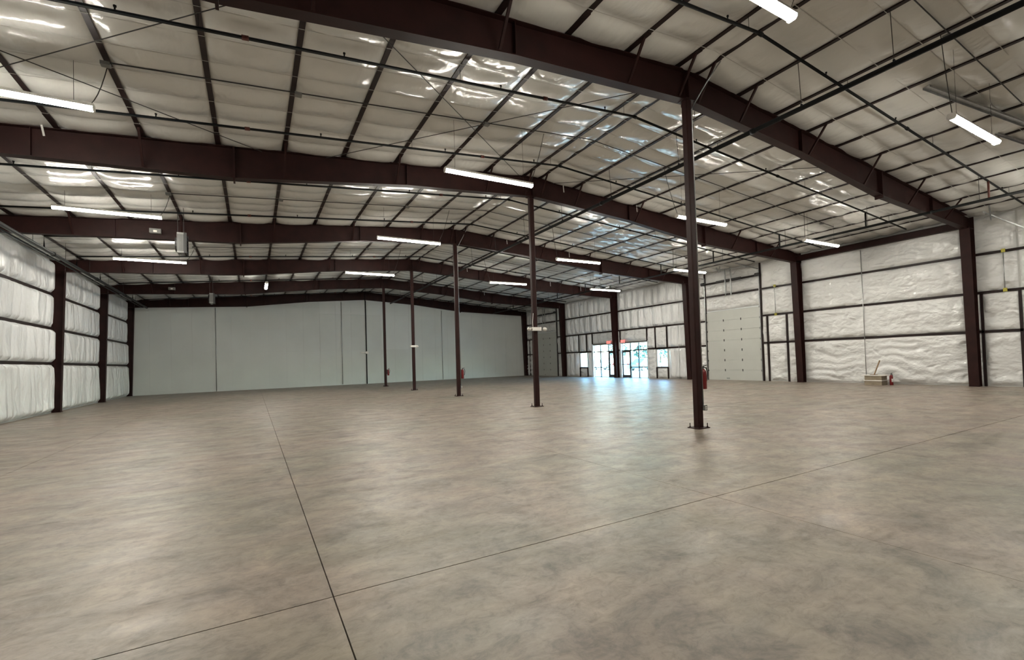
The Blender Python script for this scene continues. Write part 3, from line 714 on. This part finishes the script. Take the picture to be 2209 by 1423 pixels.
# ---------------------------------------------------------------- unit heaters
def heater(x, y, z0, z1, lab):
    R = empty('unit_heater', (x, y, z0)); tag(R, lab, 'heater', 'unit heaters')
    cab = MB().box(x-.08, x+.10, y-.28, y+.28, z0+.06, z1).build('cabinet', GREYP, R)
    for k in range(5): MB().box(x-.068+.036*k, x-.050+.036*k, y-.284, y-.28, z0+.12, z1-.06).build('slot', BLACK, cab)
    for k in range(7):
        zz = z0+.10+(z1-z0-.16)*k/6
        MB().beam((x+.10, y, zz), (x+.17, y, zz-.03), .5, .01).build('louvre', BLACK, R)
    for yy in (y+.25, y-.28): MB().box(x+.10, x+.18, yy, yy+.03, z0+.06, z1).build('louvre_frame', BLACK, R)
    MB().tube([(x-.08, y, (z0+z1)/2), (x-.14, y, (z0+z1)/2)], .24, 16).build('fan_guard', BLACK, R)
    MB().tube([(x+.02, y-.1, z0+.06), (x+.02, y-.1, z0)], .05, 8).build('gas_valve', GREYP, R)
    for sx in (-.08, .08): MB().tube([(x+sx, y, z1), (x+sx, y, zroof(x)+.01)], .008, 5).build('hanger_rod', CABLE, R)
heater(-10.26, 13.6, 5.50, 6.24, 'grey unit heater hanging below the third rafter at the left')
heater(-10.28, 28.3, 5.48, 6.12, 'farther grey unit heater, hanging before the grey end wall')
for x, y, z, lab in ((-11.1, 15.0, 6.50, 'small grey box on the third rafter, under a strip light end'), (-12.3, 30.2, 6.50, 'small grey box on the fifth rafter at the left')):
    R = empty('junction_box', (x, y, z)); tag(R, lab, 'box', 'small boxes on rafters')
    MB().box(x-.16, x+.16, y-.08, y+.1, z, z+.16).build('body', GREYP, R); MB().box(x-.05, x+.05, y-.09, y-.08, z+.03, z+.1).build('cover', WHITEP, R)

# ---------------------------------------------------------------- galvanised struts at the upper right
def strut(p, q, w_, h, lab):
    R = empty('channel_strut', p); tag(R, lab, 'channel', 'galvanised struts')
    MB().beam(p, q, w_, .006).build('web', GALV, R)
    d = (Vector(q)-Vector(p)).normalized(); s = d.cross(Vector((0, 0, 1))).normalized()
    for t in (-1, 1): MB().beam(Vector(p)+s*t*w_/2-Vector((0, 0, h/2)), Vector(q)+s*t*w_/2-Vector((0, 0, h/2)), .006, h).build('flange', GALV, R)
strut((4.60, -2.50, 7.47), (11.2, -3.82, 6.92), .15, .05, 'galvanised channel running out of the right edge above a strip light')
strut((8.4, -2.62, 7.2), (12.6, -3.5, 6.85), .08, .04, 'shorter galvanised channel at the right edge behind a strip light')
strut((14.9, -.30, 6.62), (15.4, -1.6, 5.6), .05, .04, 'galvanised angle brace at the right edge by the nearest column')
strut((14.7, -.55, 6.75), (14.7, -.58, 6.2), .05, .03, 'short vertical galvanised hanger at the right edge')

# ---------------------------------------------------------------- cartons by the right wall
def carton(x0, x1, y0, y1, z0, z1, lab):
    R = empty('carton', ((x0+x1)/2, (y0+y1)/2, z0)); tag(R, lab, 'carton', 'stacked cartons')
    e = .006
    MB().box(x0, x1, y0, y1, z0, z1).build('body', CARTON, R)
    MB().box(x0-.003, x0, y0+.22, y0+.28, z0, z1).build('tape', CARTON, R)
    return R
carton(14.74, 15.24, 3.44, 4.16, 0, .185, 'lower grey-brown carton by the right wall')
carton(14.75, 15.24, 3.45, 4.15, .215, .41, 'upper grey-brown carton under a board by the right wall')
def board(x0, x1, y0, y1, z0, z1, m, lab, nm_='board'):
    R = empty(nm_, ((x0+x1)/2, (y0+y1)/2, z0)); tag(R, lab, 'board')
    MB().box(x0, x1, y0, y1, z0, z1).build('plank', m, R); return R
board(14.72, 15.25, 3.42, 4.18, .185, .215, LABELW, 'pale sheet between the two cartons')
board(14.72, 15.26, 3.30, 4.28, .41, .435, LABELW, 'pale board lying on top of the cartons')
R = empty('timber_offcut', (15.0, 3.85, .435)); tag(R, 'timber offcut standing upright on the cartons', 'timber')
MB().beam((15.0, 3.86, .435), (15.25, 3.72, 1.07), .05, .035, (0, 1, 0)).build('stick', WOOD, R)
MB().box(14.9, 15.1, 3.74, 4.0, .435, .455).build('foot', WOOD, R)

# ---------------------------------------------------------------- outside
pv = struct(MB().box(XR+.22, 110, -60, 130, -.30, -.06).build('pavement', ASPH), 'pale sunlit pavement outside the entrances', 'pavement')
def car(x, y, rz, paint, lab, suv):
    R = empty('parked_car', (x, y, -.06)); R.rotation_euler = (0, 0, rz); tag(R, lab, 'car', 'parked cars')
    ORG[R.name] = (0, 0, 0)
    L, W = (4.7, 1.86) if suv else (4.5, 1.8)
    H = 1.75 if suv else 1.45; belt = 1.02 if suv else .90
    low = [(-L/2, .35), (-L/2+.05, .75), (-L/2+.15, belt), (L/2-1.3, belt), (L/2-.15, belt-.15), (L/2, .6), (L/2-.02, .3), (-L/2+.02, .28)]
    b = MB().prism(low, 'y', -W/2, W/2).build('body', paint, R)
    top = [(-L/2+.18, belt), (-L/2+.45, H-.08), (-L/2+.9, H), (.55, H), (.9, H-.1), (L/2-1.35, belt)] if suv else [(-L/2+.6, belt), (-L/2+1.3, H-.05), (-.2, H), (.5, H-.04), (L/2-1.25, belt)]
    MB().prism(top, 'y', -W/2+.14, W/2-.14).build('roof', paint, R)
    for s in (-1, 1):
        y0 = s*(W/2-.14); y1 = y0+s*.012
        g = [(p[0]*.90, belt+.05+(p[1]-belt)*.78) for p in top]
        MB().prism(g, 'y', min(y0, y1), max(y0, y1)).build('side_window', CGLS, R)
        for xx in (-L/2+.85, L/2-.9):
            MB().tube([(xx, s*(W/2-.16), .33), (xx, s*(W/2+.01), .33)], .33, 16).build('wheel', BLACK, R)
            MB().tube([(xx, s*(W/2), .33), (xx, s*(W/2+.02), .33)], .19, 12).build('hubcap', GALV, R)
        MB().box(L/2-.12, L/2+.005, min(s*.5, s*.85), max(s*.5, s*.85), .62, .74).build('headlamp', WHITEP, R)
        MB().box(-L/2-.005, -L/2+.08, min(s*.6, s*.88), max(s*.6, s*.88), .7, .9).build('tail_lamp', RED, R)
car(30.5, 36.3, math.radians(6), CARB, 'dark blue car parked outside the right glazed entrance', False)
car(31.0, 44.6, math.radians(92), CARW, 'white car parked outside the left glazed entrance', False)
def tree(x, y, h, r, lab):
    R = empty('roadside_tree', (x, y, -.06)); tag(R, lab, 'tree', 'trees outside')
    MB().tube([(x, y, -.06), (x+.1, y, h*.35), (x, y+.1, h*.6)], [.22, .16, .08], 8).build('trunk', BARK, R, True)
    m = MB()
    for k in range(420):
        a, b = random.uniform(0, 6.283), random.uniform(-.9, 1); rr = r*(.65+.35*random.random())*math.sqrt(1-b*b*.8)
        c = V(x+rr*math.cos(a), y+rr*math.sin(a), h*.62+b*h*.36); s = random.uniform(.25, .5)
        d = V(random.uniform(-1, 1), random.uniform(-1, 1), random.uniform(-.5, .5)).normalized(); e = d.cross(V(.3, .2, 1)).normalized()
        m.add([c-d*s, c-e*s*.6, c+d*s, c+e*s*.6], [(0, 1, 2, 3)])
    m.build('crown', LEAF, R)
for k, (x, y, h, r) in enumerate(((62, 72, 4.0, 2.4), (66, 86, 6.0, 2.6), (58, 63, 4.2, 3.0), (70, 112, 7, 3))):
    tree(x, y, h, r, ('leafy tree beyond the car park, seen through the right entrance', 'taller leafy tree beyond the car park, left of the others', 'low leafy tree beyond the car park, seen through the right small window', 'leafy tree beyond the car park, seen through the left small window')[k])
